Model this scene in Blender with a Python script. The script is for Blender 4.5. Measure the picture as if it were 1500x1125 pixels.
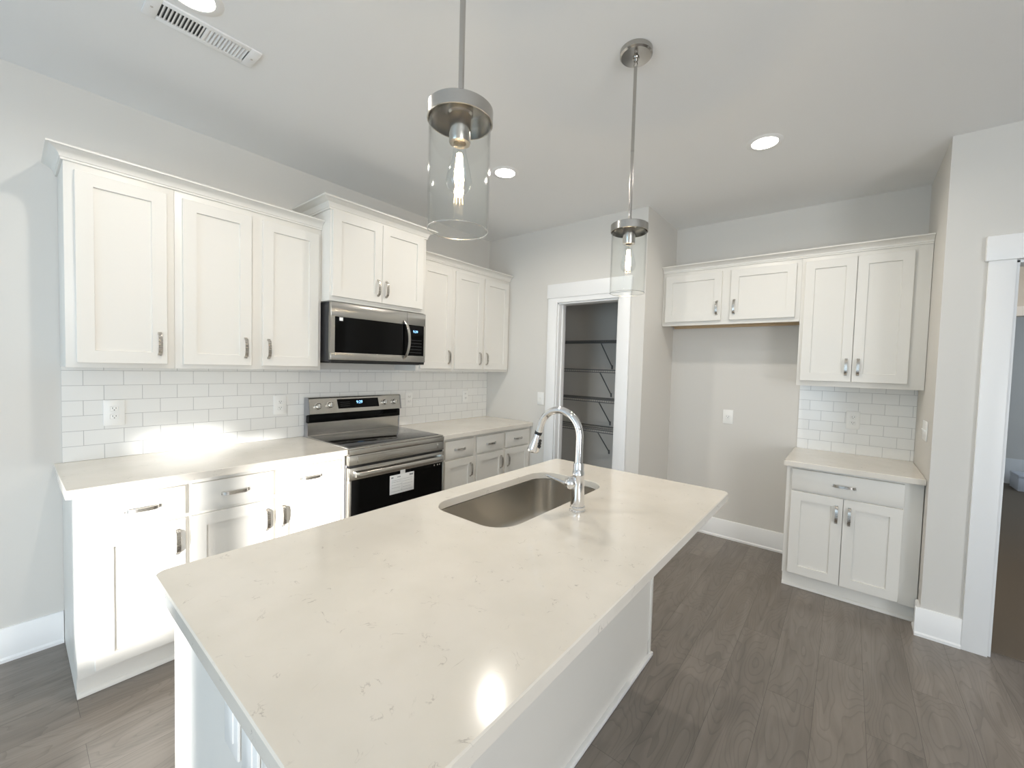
import bpy, bmesh, math
from mathutils import Vector, Matrix

PI = math.pi
S = bpy.context.scene
COL = S.collection
for o in list(bpy.data.objects):
    bpy.data.objects.remove(o)

# ------------------------------------------------------------------ camera
cd = bpy.data.cameras.new('camera')
cam = bpy.data.objects.new('camera', cd)
COL.objects.link(cam)
yaw, pitch, roll = -0.66267587, -0.03972798, 0.02927986
fw = Vector((math.sin(yaw) * math.cos(pitch), math.cos(yaw) * math.cos(pitch), math.sin(pitch)))
r0 = Vector((math.cos(yaw), -math.sin(yaw), 0))
u0 = r0.cross(fw)
rr = r0 * math.cos(roll) + u0 * math.sin(roll)
uu = u0 * math.cos(roll) - r0 * math.sin(roll)
cam.matrix_world = Matrix(((rr.x, uu.x, -fw.x, 3.0786), (rr.y, uu.y, -fw.y, -0.1669), (rr.z, uu.z, -fw.z, 1.4639), (0, 0, 0, 1)))
cd.sensor_width = 36
cd.lens = 598.9 / 1500 * 36
cd.shift_x, cd.shift_y = -0.01638, -0.00135
cd.clip_start = 0.05
S.camera = cam

# ------------------------------------------------------------------ world, sun, fill lamps, exposure
S.view_settings.view_transform = 'Standard'
S.view_settings.look = 'None'
S.view_settings.gamma = 1
S.view_settings.use_curve_mapping = False
S.view_settings.exposure = 0.35
S.cycles.max_bounces = 10
S.cycles.diffuse_bounces = 6
S.cycles.sample_clamp_indirect = 15
S.cycles.blur_glossy = 0.5

W = bpy.data.worlds.new('world')
S.world = W
W.use_nodes = True
bg = W.node_tree.nodes['Background']
bg.inputs[0].default_value = (0.72, 0.86, 1.0, 1)
bg.inputs[1].default_value = 1.0

SUN_DIR = Vector((-1, 1, -0.022)).normalized()
sl = bpy.data.lights.new('sun', 'SUN')
sl.energy = 11.0
sl.angle = math.radians(1.8)
sl.color = (1.0, 0.985, 0.96)
sun = bpy.data.objects.new('sun', sl)
sun.rotation_euler = SUN_DIR.to_track_quat('-Z', 'Y').to_euler()
sun.location = (9, -9, 3)
COL.objects.link(sun)


def area_light(name, loc, direction, sx, sy, energy, color):
    l = bpy.data.lights.new(name, 'AREA')
    l.shape = 'RECTANGLE'
    l.size, l.size_y = sx, sy
    l.energy = energy
    l.color = color
    o = bpy.data.objects.new(name, l)
    o.location = loc
    o.rotation_euler = Vector(direction).to_track_quat('-Z', 'Y').to_euler()
    COL.objects.link(o)
    return o


# added fill lamps, set in made-up openings out of view
area_light('rear_fill', (1.8, -3.62, 1.25), (0, 1, 0), 2.3, 2.2, 38, (0.50, 0.76, 1.0))
area_light('side_fill', (6.45, -1.6, 1.2), (-1, 0, 0), 2.4, 2.0, 92, (0.93, 0.96, 1.0))

CEIL = 2.78
DOWNLIGHT_W = 7.0
DOWNLIGHT_COLOR = (1.0, 0.935, 0.845)

# ------------------------------------------------------------------ materials


def nodes_of(name):
    m = bpy.data.materials.new(name)
    m.use_nodes = True
    nt = m.node_tree
    return m, nt, nt.nodes['Principled BSDF']


def srgb(r, g, b):
    f = lambda c: (c / 255 / 12.92) if c / 255 <= 0.04045 else ((c / 255 + 0.055) / 1.055) ** 2.4
    return (f(r), f(g), f(b), 1)


def mat(name, color, rough=0.5, metal=0.0, spec=0.5, emit=None, estr=0, bump=0, bscale=200, aniso=0):
    m, nt, p = nodes_of(name)
    p.inputs['Base Color'].default_value = color if len(color) == 4 else (*color, 1)
    p.inputs['Roughness'].default_value = rough
    p.inputs['Metallic'].default_value = metal
    p.inputs['Specular IOR Level'].default_value = spec
    if aniso:
        p.inputs['Anisotropic'].default_value = aniso
    if emit:
        p.inputs['Emission Color'].default_value = (*emit, 1)
        p.inputs['Emission Strength'].default_value = estr
    if bump:
        tc = nt.nodes.new('ShaderNodeTexCoord')
        n = nt.nodes.new('ShaderNodeTexNoise')
        n.inputs['Scale'].default_value = bscale
        n.inputs['Detail'].default_value = 3
        b = nt.nodes.new('ShaderNodeBump')
        b.inputs['Strength'].default_value = bump
        b.inputs['Distance'].default_value = 0.002
        nt.links.new(tc.outputs['Object'], n.inputs['Vector'])
        nt.links.new(n.outputs['Fac'], b.inputs['Height'])
        nt.links.new(b.outputs['Normal'], p.inputs['Normal'])
    return m


def brushed(name, color, rough, stretch, aniso=0.0):
    m, nt, p = nodes_of(name)
    p.inputs['Metallic'].default_value = 1
    p.inputs['Anisotropic'].default_value = aniso
    tc = nt.nodes.new('ShaderNodeTexCoord')
    mp = nt.nodes.new('ShaderNodeMapping')
    mp.inputs['Scale'].default_value = stretch
    n = nt.nodes.new('ShaderNodeTexNoise')
    n.inputs['Scale'].default_value = 1
    n.inputs['Detail'].default_value = 4
    cr = nt.nodes.new('ShaderNodeMapRange')
    cr.inputs['To Min'].default_value = rough * 0.8
    cr.inputs['To Max'].default_value = rough * 1.25
    mx = nt.nodes.new('ShaderNodeMix')
    mx.data_type = 'RGBA'
    mx.inputs['A'].default_value = tuple(c * 0.92 for c in color[:3]) + (1,)
    mx.inputs['B'].default_value = color
    nt.links.new(tc.outputs['Object'], mp.inputs['Vector'])
    nt.links.new(mp.outputs['Vector'], n.inputs['Vector'])
    nt.links.new(n.outputs['Fac'], cr.inputs['Value'])
    nt.links.new(cr.outputs['Result'], p.inputs['Roughness'])
    nt.links.new(n.outputs['Fac'], mx.inputs['Factor'])
    nt.links.new(mx.outputs['Result'], p.inputs['Base Color'])
    return m


def tile_mat(name, axis, z0, u0):
    """glazed subway tile, running bond; axis is the world axis the courses run along"""
    m, nt, p = nodes_of(name)
    tc = nt.nodes.new('ShaderNodeTexCoord')
    sp = nt.nodes.new('ShaderNodeSeparateXYZ')
    ax = nt.nodes.new('ShaderNodeMath'); ax.operation = 'SUBTRACT'; ax.inputs[1].default_value = u0
    az = nt.nodes.new('ShaderNodeMath'); az.operation = 'SUBTRACT'; az.inputs[1].default_value = z0
    cb = nt.nodes.new('ShaderNodeCombineXYZ')
    br = nt.nodes.new('ShaderNodeTexBrick')
    br.offset = 0.5
    br.inputs['Scale'].default_value = 1
    br.inputs['Brick Width'].default_value = 0.1485
    br.inputs['Row Height'].default_value = 0.0772
    br.inputs['Mortar Size'].default_value = 0.0011
    br.inputs['Mortar Smooth'].default_value = 0.2
    br.inputs['Color1'].default_value = srgb(240, 239, 235)
    br.inputs['Color2'].default_value = srgb(236, 235, 231)
    br.inputs['Mortar'].default_value = srgb(186, 185, 182)
    bp = nt.nodes.new('ShaderNodeBump')
    bp.invert = True
    bp.inputs['Strength'].default_value = 0.6
    bp.inputs['Distance'].default_value = 0.002
    nt.links.new(tc.outputs['Object'], sp.inputs[0])
    nt.links.new(sp.outputs[axis], ax.inputs[0])
    nt.links.new(sp.outputs['Z'], az.inputs[0])
    nt.links.new(ax.outputs[0], cb.inputs[0])
    nt.links.new(az.outputs[0], cb.inputs[1])
    nt.links.new(cb.outputs[0], br.inputs['Vector'])
    nt.links.new(br.outputs['Color'], p.inputs['Base Color'])
    nt.links.new(br.outputs['Fac'], bp.inputs['Height'])
    nt.links.new(bp.outputs['Normal'], p.inputs['Normal'])
    p.inputs['Roughness'].default_value = 0.16
    return m


def quartz_mat():
    m, nt, p = nodes_of('quartz')
    tc = nt.nodes.new('ShaderNodeTexCoord')
    base = nt.nodes.new('ShaderNodeTexNoise'); base.inputs['Scale'].default_value = 5; base.inputs['Detail'].default_value = 6
    r1 = nt.nodes.new('ShaderNodeValToRGB')
    r1.color_ramp.elements[0].position = 0.35; r1.color_ramp.elements[0].color = srgb(218, 212, 201)
    r1.color_ramp.elements[1].position = 0.65; r1.color_ramp.elements[1].color = srgb(225, 219, 209)
    # fine broken veins: the zero line of a distorted noise, kept only where a second noise is high
    v = nt.nodes.new('ShaderNodeTexNoise'); v.inputs['Scale'].default_value = 13; v.inputs['Detail'].default_value = 6; v.inputs['Distortion'].default_value = 1.1
    s = nt.nodes.new('ShaderNodeMath'); s.operation = 'SUBTRACT'; s.inputs[1].default_value = 0.5
    a = nt.nodes.new('ShaderNodeMath'); a.operation = 'ABSOLUTE'
    r2 = nt.nodes.new('ShaderNodeValToRGB')
    r2.color_ramp.elements[0].position = 0.0; r2.color_ramp.elements[0].color = (1, 1, 1, 1)
    r2.color_ramp.elements[1].position = 0.009; r2.color_ramp.elements[1].color = (0, 0, 0, 1)
    k = nt.nodes.new('ShaderNodeTexNoise'); k.inputs['Scale'].default_value = 22; k.inputs['Detail'].default_value = 2
    r3 = nt.nodes.new('ShaderNodeValToRGB')
    r3.color_ramp.elements[0].position = 0.56; r3.color_ramp.elements[0].color = (0, 0, 0, 1)
    r3.color_ramp.elements[1].position = 0.68; r3.color_ramp.elements[1].color = (0.75, 0.75, 0.75, 1)
    mu = nt.nodes.new('ShaderNodeMath'); mu.operation = 'MULTIPLY'
    mx = nt.nodes.new('ShaderNodeMix'); mx.data_type = 'RGBA'
    mx.inputs['B'].default_value = srgb(160, 152, 143)
    L = nt.links.new
    for n in (base, v, k):
        L(tc.outputs['Object'], n.inputs['Vector'])
    L(base.outputs['Fac'], r1.inputs['Fac'])
    L(v.outputs['Fac'], s.inputs[0]); L(s.outputs[0], a.inputs[0]); L(a.outputs[0], r2.inputs['Fac'])
    L(k.outputs['Fac'], r3.inputs['Fac'])
    L(r2.outputs['Color'], mu.inputs[0]); L(r3.outputs['Color'], mu.inputs[1])
    L(mu.outputs[0], mx.inputs['Factor']); L(r1.outputs['Color'], mx.inputs['A'])
    L(mx.outputs['Result'], p.inputs['Base Color'])
    p.inputs['Roughness'].default_value = 0.13
    return m


def plank_mat():
    """vinyl planks along world Y: per plank tone, stretched grain and cathedral figure"""
    m, nt, p = nodes_of('vinyl_plank')
    L = nt.links.new
    tc = nt.nodes.new('ShaderNodeTexCoord')
    sp = nt.nodes.new('ShaderNodeSeparateXYZ')
    cb = nt.nodes.new('ShaderNodeCombineXYZ')
    L(tc.outputs['Object'], sp.inputs[0])
    L(sp.outputs['Y'], cb.inputs[0]); L(sp.outputs['X'], cb.inputs[1])
    br = nt.nodes.new('ShaderNodeTexBrick')
    br.offset = 0.37
    br.inputs['Scale'].default_value = 1
    br.inputs['Brick Width'].default_value = 1.22
    br.inputs['Row Height'].default_value = 0.178
    br.inputs['Mortar Size'].default_value = 0.0007
    br.inputs['Mortar Smooth'].default_value = 0.3
    br.inputs['Color1'].default_value = (0.0, 0.0, 0.0, 1)
    br.inputs['Color2'].default_value = (1, 1, 1, 1)
    br.inputs['Mortar'].default_value = (0.2, 0.2, 0.2, 1)
    L(cb.outputs[0], br.inputs['Vector'])
    # offset the grain per plank
    off = nt.nodes.new('ShaderNodeVectorMath'); off.operation = 'MULTIPLY_ADD'
    off.inputs[1].default_value = (7.3, 3.1, 5.7)
    L(br.outputs['Color'], off.inputs[0])
    mp = nt.nodes.new('ShaderNodeMapping'); mp.inputs['Scale'].default_value = (2.0, 17, 1)
    L(cb.outputs[0], mp.inputs['Vector'])
    L(mp.outputs['Vector'], off.inputs[2])
    g = nt.nodes.new('ShaderNodeTexNoise'); g.inputs['Scale'].default_value = 1.0; g.inputs['Detail'].default_value = 7; g.inputs['Distortion'].default_value = 0.9
    L(off.outputs[0], g.inputs['Vector'])
    # cathedral rings: bands of a slow stretched noise
    mp2 = nt.nodes.new('ShaderNodeMapping'); mp2.inputs['Scale'].default_value = (1.5, 6.5, 1)
    L(cb.outputs[0], mp2.inputs['Vector'])
    off2 = nt.nodes.new('ShaderNodeVectorMath'); off2.operation = 'MULTIPLY_ADD'; off2.inputs[1].default_value = (4.1, 9.2, 2.2)
    L(br.outputs['Color'], off2.inputs[0]); L(mp2.outputs['Vector'], off2.inputs[2])
    n2 = nt.nodes.new('ShaderNodeTexNoise'); n2.inputs['Scale'].default_value = 0.9; n2.inputs['Detail'].default_value = 1.5
    L(off2.outputs[0], n2.inputs['Vector'])
    ml = nt.nodes.new('ShaderNodeMath'); ml.operation = 'MULTIPLY'; ml.inputs[1].default_value = 26
    L(n2.outputs['Fac'], ml.inputs[0])
    fr = nt.nodes.new('ShaderNodeMath'); fr.operation = 'FRACT'
    L(ml.outputs[0], fr.inputs[0])
    rg = nt.nodes.new('ShaderNodeValToRGB')
    rg.color_ramp.elements[0].position = 0.0; rg.color_ramp.elements[0].color = (0, 0, 0, 1)
    rg.color_ramp.elements[1].position = 0.3; rg.color_ramp.elements[1].color = (1, 1, 1, 1)
    L(fr.outputs[0], rg.inputs['Fac'])
    c1 = nt.nodes.new('ShaderNodeValToRGB')
    c1.color_ramp.elements[0].position = 0.25; c1.color_ramp.elements[0].color = srgb(110, 102, 94)
    c1.color_ramp.elements[1].position = 0.75; c1.color_ramp.elements[1].color = srgb(138, 129, 120)
    L(g.outputs['Fac'], c1.inputs['Fac'])
    # plank tone
    tone = nt.nodes.new('ShaderNodeMapRange'); tone.inputs['To Min'].default_value = 0.90; tone.inputs['To Max'].default_value = 1.08
    L(br.outputs['Color'], tone.inputs['Value'])
    rt = nt.nodes.new('ShaderNodeMapRange'); rt.inputs['To Min'].default_value = 0.80; rt.inputs['To Max'].default_value = 1.0
    L(rg.outputs['Color'], rt.inputs['Value'])
    mm = nt.nodes.new('ShaderNodeMath'); mm.operation = 'MULTIPLY'
    L(tone.outputs[0], mm.inputs[0]); L(rt.outputs[0], mm.inputs[1])
    vm = nt.nodes.new('ShaderNodeVectorMath'); vm.operation = 'SCALE'
    L(c1.outputs['Color'], vm.inputs[0]); L(mm.outputs[0], vm.inputs['Scale'])
    mo = nt.nodes.new('ShaderNodeMix'); mo.data_type = 'RGBA'; mo.inputs['B'].default_value = srgb(70, 64, 58)
    L(br.outputs['Fac'], mo.inputs['Factor']); L(vm.outputs[0], mo.inputs['A'])
    L(mo.outputs['Result'], p.inputs['Base Color'])
    p.inputs['Roughness'].default_value = 0.29
    p.inputs['Specular IOR Level'].default_value = 0.65
    b = nt.nodes.new('ShaderNodeBump'); b.inputs['Strength'].default_value = 0.12; b.inputs['Distance'].default_value = 0.001
    L(g.outputs['Fac'], b.inputs['Height']); L(b.outputs['Normal'], p.inputs['Normal'])
    return m


def glass_mat(name, color=(1, 1, 1), rough=0.0):
    m, nt, p = nodes_of(name)
    p.inputs['Base Color'].default_value = (*color, 1)
    p.inputs['Roughness'].default_value = rough
    p.inputs['Transmission Weight'].default_value = 1
    p.inputs['IOR'].default_value = 1.45
    return m


def thin_glass_mat(name, base=0.03, rough=0.02):
    """thin clear glass: mostly see-through with Fresnel reflections, lets lamp light pass"""
    m, nt, p = nodes_of(name)
    out = nt.nodes['Material Output']
    tr = nt.nodes.new('ShaderNodeBsdfTransparent'); tr.inputs[0].default_value = (0.985, 0.99, 0.985, 1)
    gl = nt.nodes.new('ShaderNodeBsdfGlossy'); gl.inputs['Roughness'].default_value = rough
    lw = nt.nodes.new('ShaderNodeLayerWeight'); lw.inputs['Blend'].default_value = 0.5
    pw = nt.nodes.new('ShaderNodeMath'); pw.operation = 'POWER'; pw.inputs[1].default_value = 5
    fr = nt.nodes.new('ShaderNodeMath'); fr.operation = 'MULTIPLY_ADD'; fr.inputs[1].default_value = 0.75; fr.inputs[2].default_value = base
    nt.links.new(lw.outputs['Facing'], pw.inputs[0]); nt.links.new(pw.outputs[0], fr.inputs[0])
    mx = nt.nodes.new('ShaderNodeMixShader')
    nt.links.new(fr.outputs[0], mx.inputs[0]); nt.links.new(tr.outputs[0], mx.inputs[1]); nt.links.new(gl.outputs[0], mx.inputs[2])
    nt.links.new(mx.outputs[0], out.inputs['Surface'])
    nt.nodes.remove(p)
    return m


M_WALL = mat('greige_paint', srgb(218, 215, 209), 0.75, spec=0.3, bump=0.08, bscale=350)
M_CEIL = mat('ceiling_paint', srgb(238, 238, 237), 0.85, spec=0.2, bump=0.08, bscale=250)
M_TRIM = mat('white_trim_paint', srgb(240, 240, 239), 0.35)
M_CAB = mat('white_cabinet_paint', srgb(227, 224, 217), 0.38)
M_PLY = mat('raw_plywood', srgb(196, 172, 138), 0.7, bump=0.1)
M_TILE = tile_mat('white_subway_tile', 'Y', 0.914, 0.075 - 0.1485)
M_TILE2 = tile_mat('white_subway_tile_nook', 'X', 0.878, 2.777)
M_QUARTZ = quartz_mat()
M_FLOOR = plank_mat()
M_CARPET = mat('hall_carpet', srgb(124, 115, 104), 0.95, spec=0.1, bump=0.5, bscale=400)
M_NICKEL = brushed('satin_nickel', (0.56, 0.53, 0.49, 1), 0.27, (30, 30, 400))
M_NICKEL_LAMP = brushed('brushed_nickel_lamp', (0.52, 0.50, 0.47, 1), 0.20, (40, 40, 300))
M_STEEL = brushed('stainless_steel', (0.60, 0.58, 0.54, 1), 0.24, (60, 2, 300), 0.7)
M_SINK = mat('sink_steel', (0.60, 0.57, 0.52), 0.30, 1.0)
M_CHROME = mat('polished_chrome', (0.78, 0.78, 0.79), 0.09, 1)
M_BLACKGLASS = mat('black_glass', (0.004, 0.004, 0.004), 0.05, spec=0.12)
M_COOKTOP = mat('cooktop_glass', (0.012, 0.011, 0.010), 0.07, spec=0.9)
M_BLACK = mat('black_plastic', (0.012, 0.012, 0.012), 0.35)
M_DARKMETAL = mat('dark_grey_enamel', (0.05, 0.05, 0.052), 0.4)
M_GREYSIDE = mat('grey_enamel', (0.30, 0.30, 0.31), 0.4, 0.3)
M_PLATE = mat('white_plastic', srgb(243, 242, 238), 0.3)
M_SLOT = mat('slot_dark', (0.03, 0.03, 0.03), 0.6)
M_WIRE = mat('grey_coated_wire', srgb(112, 113, 114), 0.4)
M_BLUE = mat('blue_display', (0.02, 0.05, 0.12), 0.3, emit=(0.25, 0.55, 1.0), estr=3.0)
M_LABEL = mat('white_paper_label', srgb(245, 246, 246), 0.5)
M_LABELGREY = mat('grey_print', srgb(150, 155, 158), 0.6)
M_LENS = mat('lit_lens', (1, 1, 1), 0.4, emit=(1.0, 0.93, 0.82), estr=9.0)
M_FILAMENT = mat('glowing_filament', (1, 0.7, 0.4), 0.4, emit=(1.0, 0.72, 0.40), estr=70)
M_GLASS = thin_glass_mat('clear_shade_glass')
M_RIM = thin_glass_mat('glass_rim_lit_edge', 0.55, 0.3)  # high reflectance stands in for light caught at the glass edge
M_BULB = thin_glass_mat('bulb_glass', 0.08)
M_BRASS = mat('bulb_thread', (0.7, 0.62, 0.5), 0.3, 1)
M_VENTDARK = mat('duct_shade', (0.06, 0.06, 0.06), 0.8)
M_BOX = mat('white_gloss_box', srgb(225, 230, 240), 0.3)
M_WIN = thin_glass_mat('window_glass')

# ------------------------------------------------------------------ mesh helpers


class MB:
    def __init__(self):
        self.bm = bmesh.new()

    def box(self, x0, x1, y0, y1, z0, z1, bev=0.0, seg=2):
        bm = self.bm
        vs = [bm.verts.new(p) for p in ((x0, y0, z0), (x1, y0, z0), (x1, y1, z0), (x0, y1, z0), (x0, y0, z1), (x1, y0, z1), (x1, y1, z1), (x0, y1, z1))]
        fs = [bm.faces.new([vs[i] for i in q]) for q in ((3, 2, 1, 0), (4, 5, 6, 7), (0, 1, 5, 4), (1, 2, 6, 5), (2, 3, 7, 6), (3, 0, 4, 7))]
        if bev:
            es = list({e for f in fs for e in f.edges})
            bmesh.ops.bevel(bm, geom=es, offset=bev, segments=seg, profile=0.5, affect='EDGES')
        return self

    def quads(self, loops, closed=True, cap0=False, cap1=False):
        """loft between successive loops of equal length"""
        bm = self.bm
        vl = [[bm.verts.new(p) for p in l] for l in loops]
        n = len(vl[0])
        for a, b in zip(vl, vl[1:]):
            for i in range(n if closed else n - 1):
                j = (i + 1) % n
                bm.faces.new((a[i], a[j], b[j], b[i]))
        if cap0:
            bm.faces.new(list(reversed(vl[0])))
        if cap1:
            bm.faces.new(vl[-1])
        return vl

    def tube(self, pts, r, n=12, caps=True):
        pts = [Vector(p) for p in pts]
        rs = r if isinstance(r, (list, tuple)) else [r] * len(pts)
        loops = []
        t0 = (pts[1] - pts[0]).normalized()
        ref = Vector((0, 0, 1)) if abs(t0.z) < 0.9 else Vector((1, 0, 0))
        a = t0.cross(ref).normalized()
        for i, p in enumerate(pts):
            t = (pts[min(i + 1, len(pts) - 1)] - pts[max(i - 1, 0)]).normalized()
            a = (a - t * a.dot(t)).normalized()
            b = t.cross(a)
            loops.append([p + (a * math.cos(2 * PI * k / n) + b * math.sin(2 * PI * k / n)) * rs[i] for k in range(n)])
        self.quads(loops, True, caps, caps)
        return self

    def lathe(self, prof, c=(0, 0, 0), n=32, caps=True):
        """profile of (r, z) turned about the vertical through c"""
        loops = [[(c[0] + r * math.cos(2 * PI * k / n), c[1] + r * math.sin(2 * PI * k / n), c[2] + z) for k in range(n)] for r, z in prof]
        self.quads(loops, True, caps, caps)
        return self

    def prism(self, poly, axis, a, b):
        """polygon in the two other axes, extruded along axis from a to b"""
        def P(p, t):
            return {'x': (t, p[0], p[1]), 'y': (p[0], t, p[1]), 'z': (p[0], p[1], t)}[axis]
        self.quads([[P(p, a) for p in poly], [P(p, b) for p in poly]], True, True, True)
        return self

    def shift(self, v):
        bmesh.ops.translate(self.bm, verts=self.bm.verts, vec=v)
        return self

    def make(self, name, m, parent=None, loc=None, smooth=40):
        bmesh.ops.recalc_face_normals(self.bm, faces=self.bm.faces)
        me = bpy.data.meshes.new(name)
        self.bm.to_mesh(me)
        self.bm.free()
        me.materials.append(m)
        for p in me.polygons:
            p.use_smooth = True
        me.set_sharp_from_angle(angle=math.radians(smooth))
        o = bpy.data.objects.new(name, me)
        COL.objects.link(o)
        if parent:
            o.parent = parent
        if loc:
            o.location = loc
        return o


def tag(o, label, cat, group=None):
    o['label'] = label
    o['category'] = cat
    if group:
        o['group'] = group
    return o


def thing(name, label, cat, loc=(0, 0, 0), rotz=0, group=None):
    o = bpy.data.objects.new(name, None)
    o.empty_display_size = 0.1
    COL.objects.link(o)
    o.location = loc
    o.rotation_euler = (0, 0, rotz)
    return tag(o, label, cat, group)


def struct(name, mb, m):
    o = mb.make(name, m)
    o['kind'] = 'structure'
    return o


def rrect(x0, x1, y0, y1, r, z, n=6):
    pts = []
    for cx, cy, a in ((x1 - r, y1 - r, 0), (x0 + r, y1 - r, PI / 2), (x0 + r, y0 + r, PI), (x1 - r, y0 + r, 1.5 * PI)):
        for k in range(n + 1):
            t = a + PI / 2 * k / n
            pts.append((cx + r * math.cos(t), cy + r * math.sin(t), z))
    return pts


# ------------------------------------------------------------------ the setting
YP, YF, YB = 3.034, 3.732, -3.6        # pantry wall face, fridge alcove wall face, rear wall face
XE, XR, YO, XM = 1.752, 3.464, 3.022, 6.5   # pantry outer corner, alcove right wall, hall wall face, far right wall

struct('floor', MB().box(-0.12, XM + 0.1, YB - 0.1, 4.2, -0.1, 0), M_FLOOR)
hf = struct('floor_hall', MB().box(3.6, XM + 0.1, YO + 0.06, 9.0, -0.002, 0.004), M_CARPET)
struct('ceiling', MB().box(-0.12, XM + 0.1, YB - 0.1, 9.0, CEIL, CEIL + 0.1), M_CEIL)
struct('wall_left', MB().box(-0.12, 0, YB - 0.1, 4.2, 0, CEIL), M_WALL)
# pantry front wall with its door opening
PX0, PX1, PZ = 0.905, 1.527, 2.063
w = MB()
w.box(0, PX0, YP, YP + 0.116, 0, CEIL)
w.box(PX1, XE, YP, YP + 0.116, 0, CEIL)
w.box(PX0, PX1, YP, YP + 0.116, PZ, CEIL)
w.box(XE - 0.116, XE, YP + 0.116, 4.0, 0, CEIL)
struct('wall_pantry', w, M_WALL)
struct('wall_pantry_back', MB().box(0, XE - 0.116, 3.9, 4.0, 0, CEIL), M_WALL)
struct('wall_back', MB().box(XE, XR + 0.12, YF, YF + 0.12, 0, CEIL), M_WALL)
# return wall right of the alcove and the wall holding the hall opening
HX0, HX1, HZ = 3.728, 4.75, 2.078
w = MB()
w.box(XR, XR + 0.12, YO + 0.12, YF, 0, CEIL)
w.box(XR, HX0, YO, YO + 0.12, 0, CEIL)
w.box(HX1, XM, YO, YO + 0.12, 0, CEIL)
w.box(HX0, HX1, YO, YO + 0.12, HZ, CEIL)
struct('wall_hall', w, M_WALL)
# unseen rear wall: made-up openings, two of them cut to shape the sun patch
OPEN = [(0.65, 2.95, 0.1, 2.25), (3.91, 4.67, 0.29, 1.085), (4.86, 5.60, 0.29, 1.005)]
w = MB()
xs = [0, 0.65, 2.95, 3.91, 4.67, 4.86, 5.60, XM]
w.box(xs[0], xs[1], YB - 0.1, YB, 0, CEIL)
w.box(xs[2], xs[3], YB - 0.1, YB, 0, CEIL)
w.box(xs[4], xs[5], YB - 0.1, YB, 0, CEIL)
w.box(xs[6], xs[7], YB - 0.1, YB, 0, CEIL)
for x0, x1, z0, z1 in OPEN:
    w.box(x0, x1, YB - 0.1, YB, 0, z0)
    w.box(x0, x1, YB - 0.1, YB, z1, CEIL)
w.box(3.91, 4.17, YB - 0.1, YB, 0.28, 1.01)  # added block that keeps the sun off the cabinet side
w.box(4.36, 4.68, YB - 0.1, YB, 0.99, 1.09)  # added block that shortens the sun strip on the backsplash
struct('wall_rear', w, M_WALL)
w = MB()
w.box(XM, XM + 0.1, YB, -2.8, 0, CEIL)
w.box(XM, XM + 0.1, -0.4, 9, 0, CEIL)
w.box(XM, XM + 0.1, -2.8, -0.4, 0, 0.1)  # side opening made up to hold the fill lamp
w.box(XM, XM + 0.1, -2.8, -0.4, 2.25, CEIL)
struct('wall_right', w, M_WALL)
# unseen blocker added outside to keep low sun out of the wide rear opening
struct('wall_sun_block_rear', MB().box(3.2, 3.3, -6.6, YB - 0.1, 0, 3), M_TRIM)
# unseen blocker added to shade the side opening from the low sun
struct('wall_sun_block_side', MB().box(7.5, 7.6, -4.4, 1.0, 0, 3), M_TRIM)
# rooms beyond the hall opening
w = MB()
w.box(4.75, XM, 5.2, 5.3, 0, CEIL)
w.box(XR, 4.75, 5.2, 5.3, 2.02, CEIL)
struct('wall_hall_far', w, M_WALL)
struct('wall_hall_side', MB().box(XR, XR + 0.12, YF + 0.12, 9, 0, CEIL), M_WALL)
struct('wall_far_room', MB().box(XR, XM, 8.6, 8.7, 0, CEIL), M_WALL)
struct('trim_far_doorway', MB().box(XR, 4.75, 5.18, 5.2, 2.02, 2.10), M_TRIM)
struct('baseboard_far_room', MB().box(XR + 0.12, XM, 8.58, 8.6, 0, 0.36, 0.004), M_TRIM)


def base_profile(d, z):
    return [(0, 0), (0.022, 0), (0.022, 0.014), (0.014, 0.022), (0.014, z - 0.008), (0.008, z), (0, z)]


def baseboard(name, p0, p1, out, h=0.16):
    """board along p0-p1 with a quarter shoe, out = unit vector into the room"""
    mb = MB()
    loops = []
    for p in (p0, p1):
        loops.append([(p[0] + out[0] * d, p[1] + out[1] * d, z) for d, z in base_profile(0, h)])
    mb.quads(loops, True, True, True)
    return struct(name, mb, M_TRIM)


baseboard('baseboard_left', (0, YB), (0, -0.002), (1, 0))
baseboard('baseboard_back', (XE, YF), (2.775, YF), (0, -1))
baseboard('baseboard_pantry', (1.632, YP), (XE + 0.0224, YP), (0, -1))
baseboard('baseboard_pantry_side', (XE, YP + 0.0005), (XE, YF - 0.0224), (1, 0))
baseboard('baseboard_right', (XR - 0.0224, YO), (3.628, YO), (0, -1))
baseboard('baseboard_return', (XR, YO + 0.0005), (XR, 3.125), (-1, 0))

# pantry door casing and jambs
w = MB()
w.box(0.801, PX0 - 0.003, YP - 0.02, YP, 0, 2.108, 0.002)
w.box(PX1 + 0.003, 1.632, YP - 0.02, YP, 0, 2.108, 0.002)
w.box(0.792, 1.641, YP - 0.027, YP, 2.108, 2.239, 0.003)
w.box(PX0 - 0.003, PX1 + 0.003, YP - 0.02, YP, 2.066, 2.108)
w.box(PX0 - 0.001, PX0 + 0.012, YP - 0.004, YP + 0.118, 0, PZ, 0.001)
w.box(PX1 - 0.012, PX1 + 0.001, YP - 0.004, YP + 0.118, 0, PZ, 0.001)
w.box(PX0, PX1, YP - 0.004, YP + 0.118, PZ - 0.012, PZ + 0.001, 0.001)
w.box(PX0 + 0.012, PX0 + 0.022, YP + 0.05, YP + 0.09, 0, PZ - 0.012, 0.001)
struct('trim_1', w, M_TRIM)
w = MB()
w.box(3.628, HX0 - 0.002, YO - 0.02, YO, 0, 2.082, 0.002)
w.box(HX1 + 0.002, 4.85, YO - 0.02, YO, 0, 2.082, 0.002)
w.box(3.616, 4.862, YO - 0.027, YO, 2.082, 2.210, 0.004)
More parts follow.
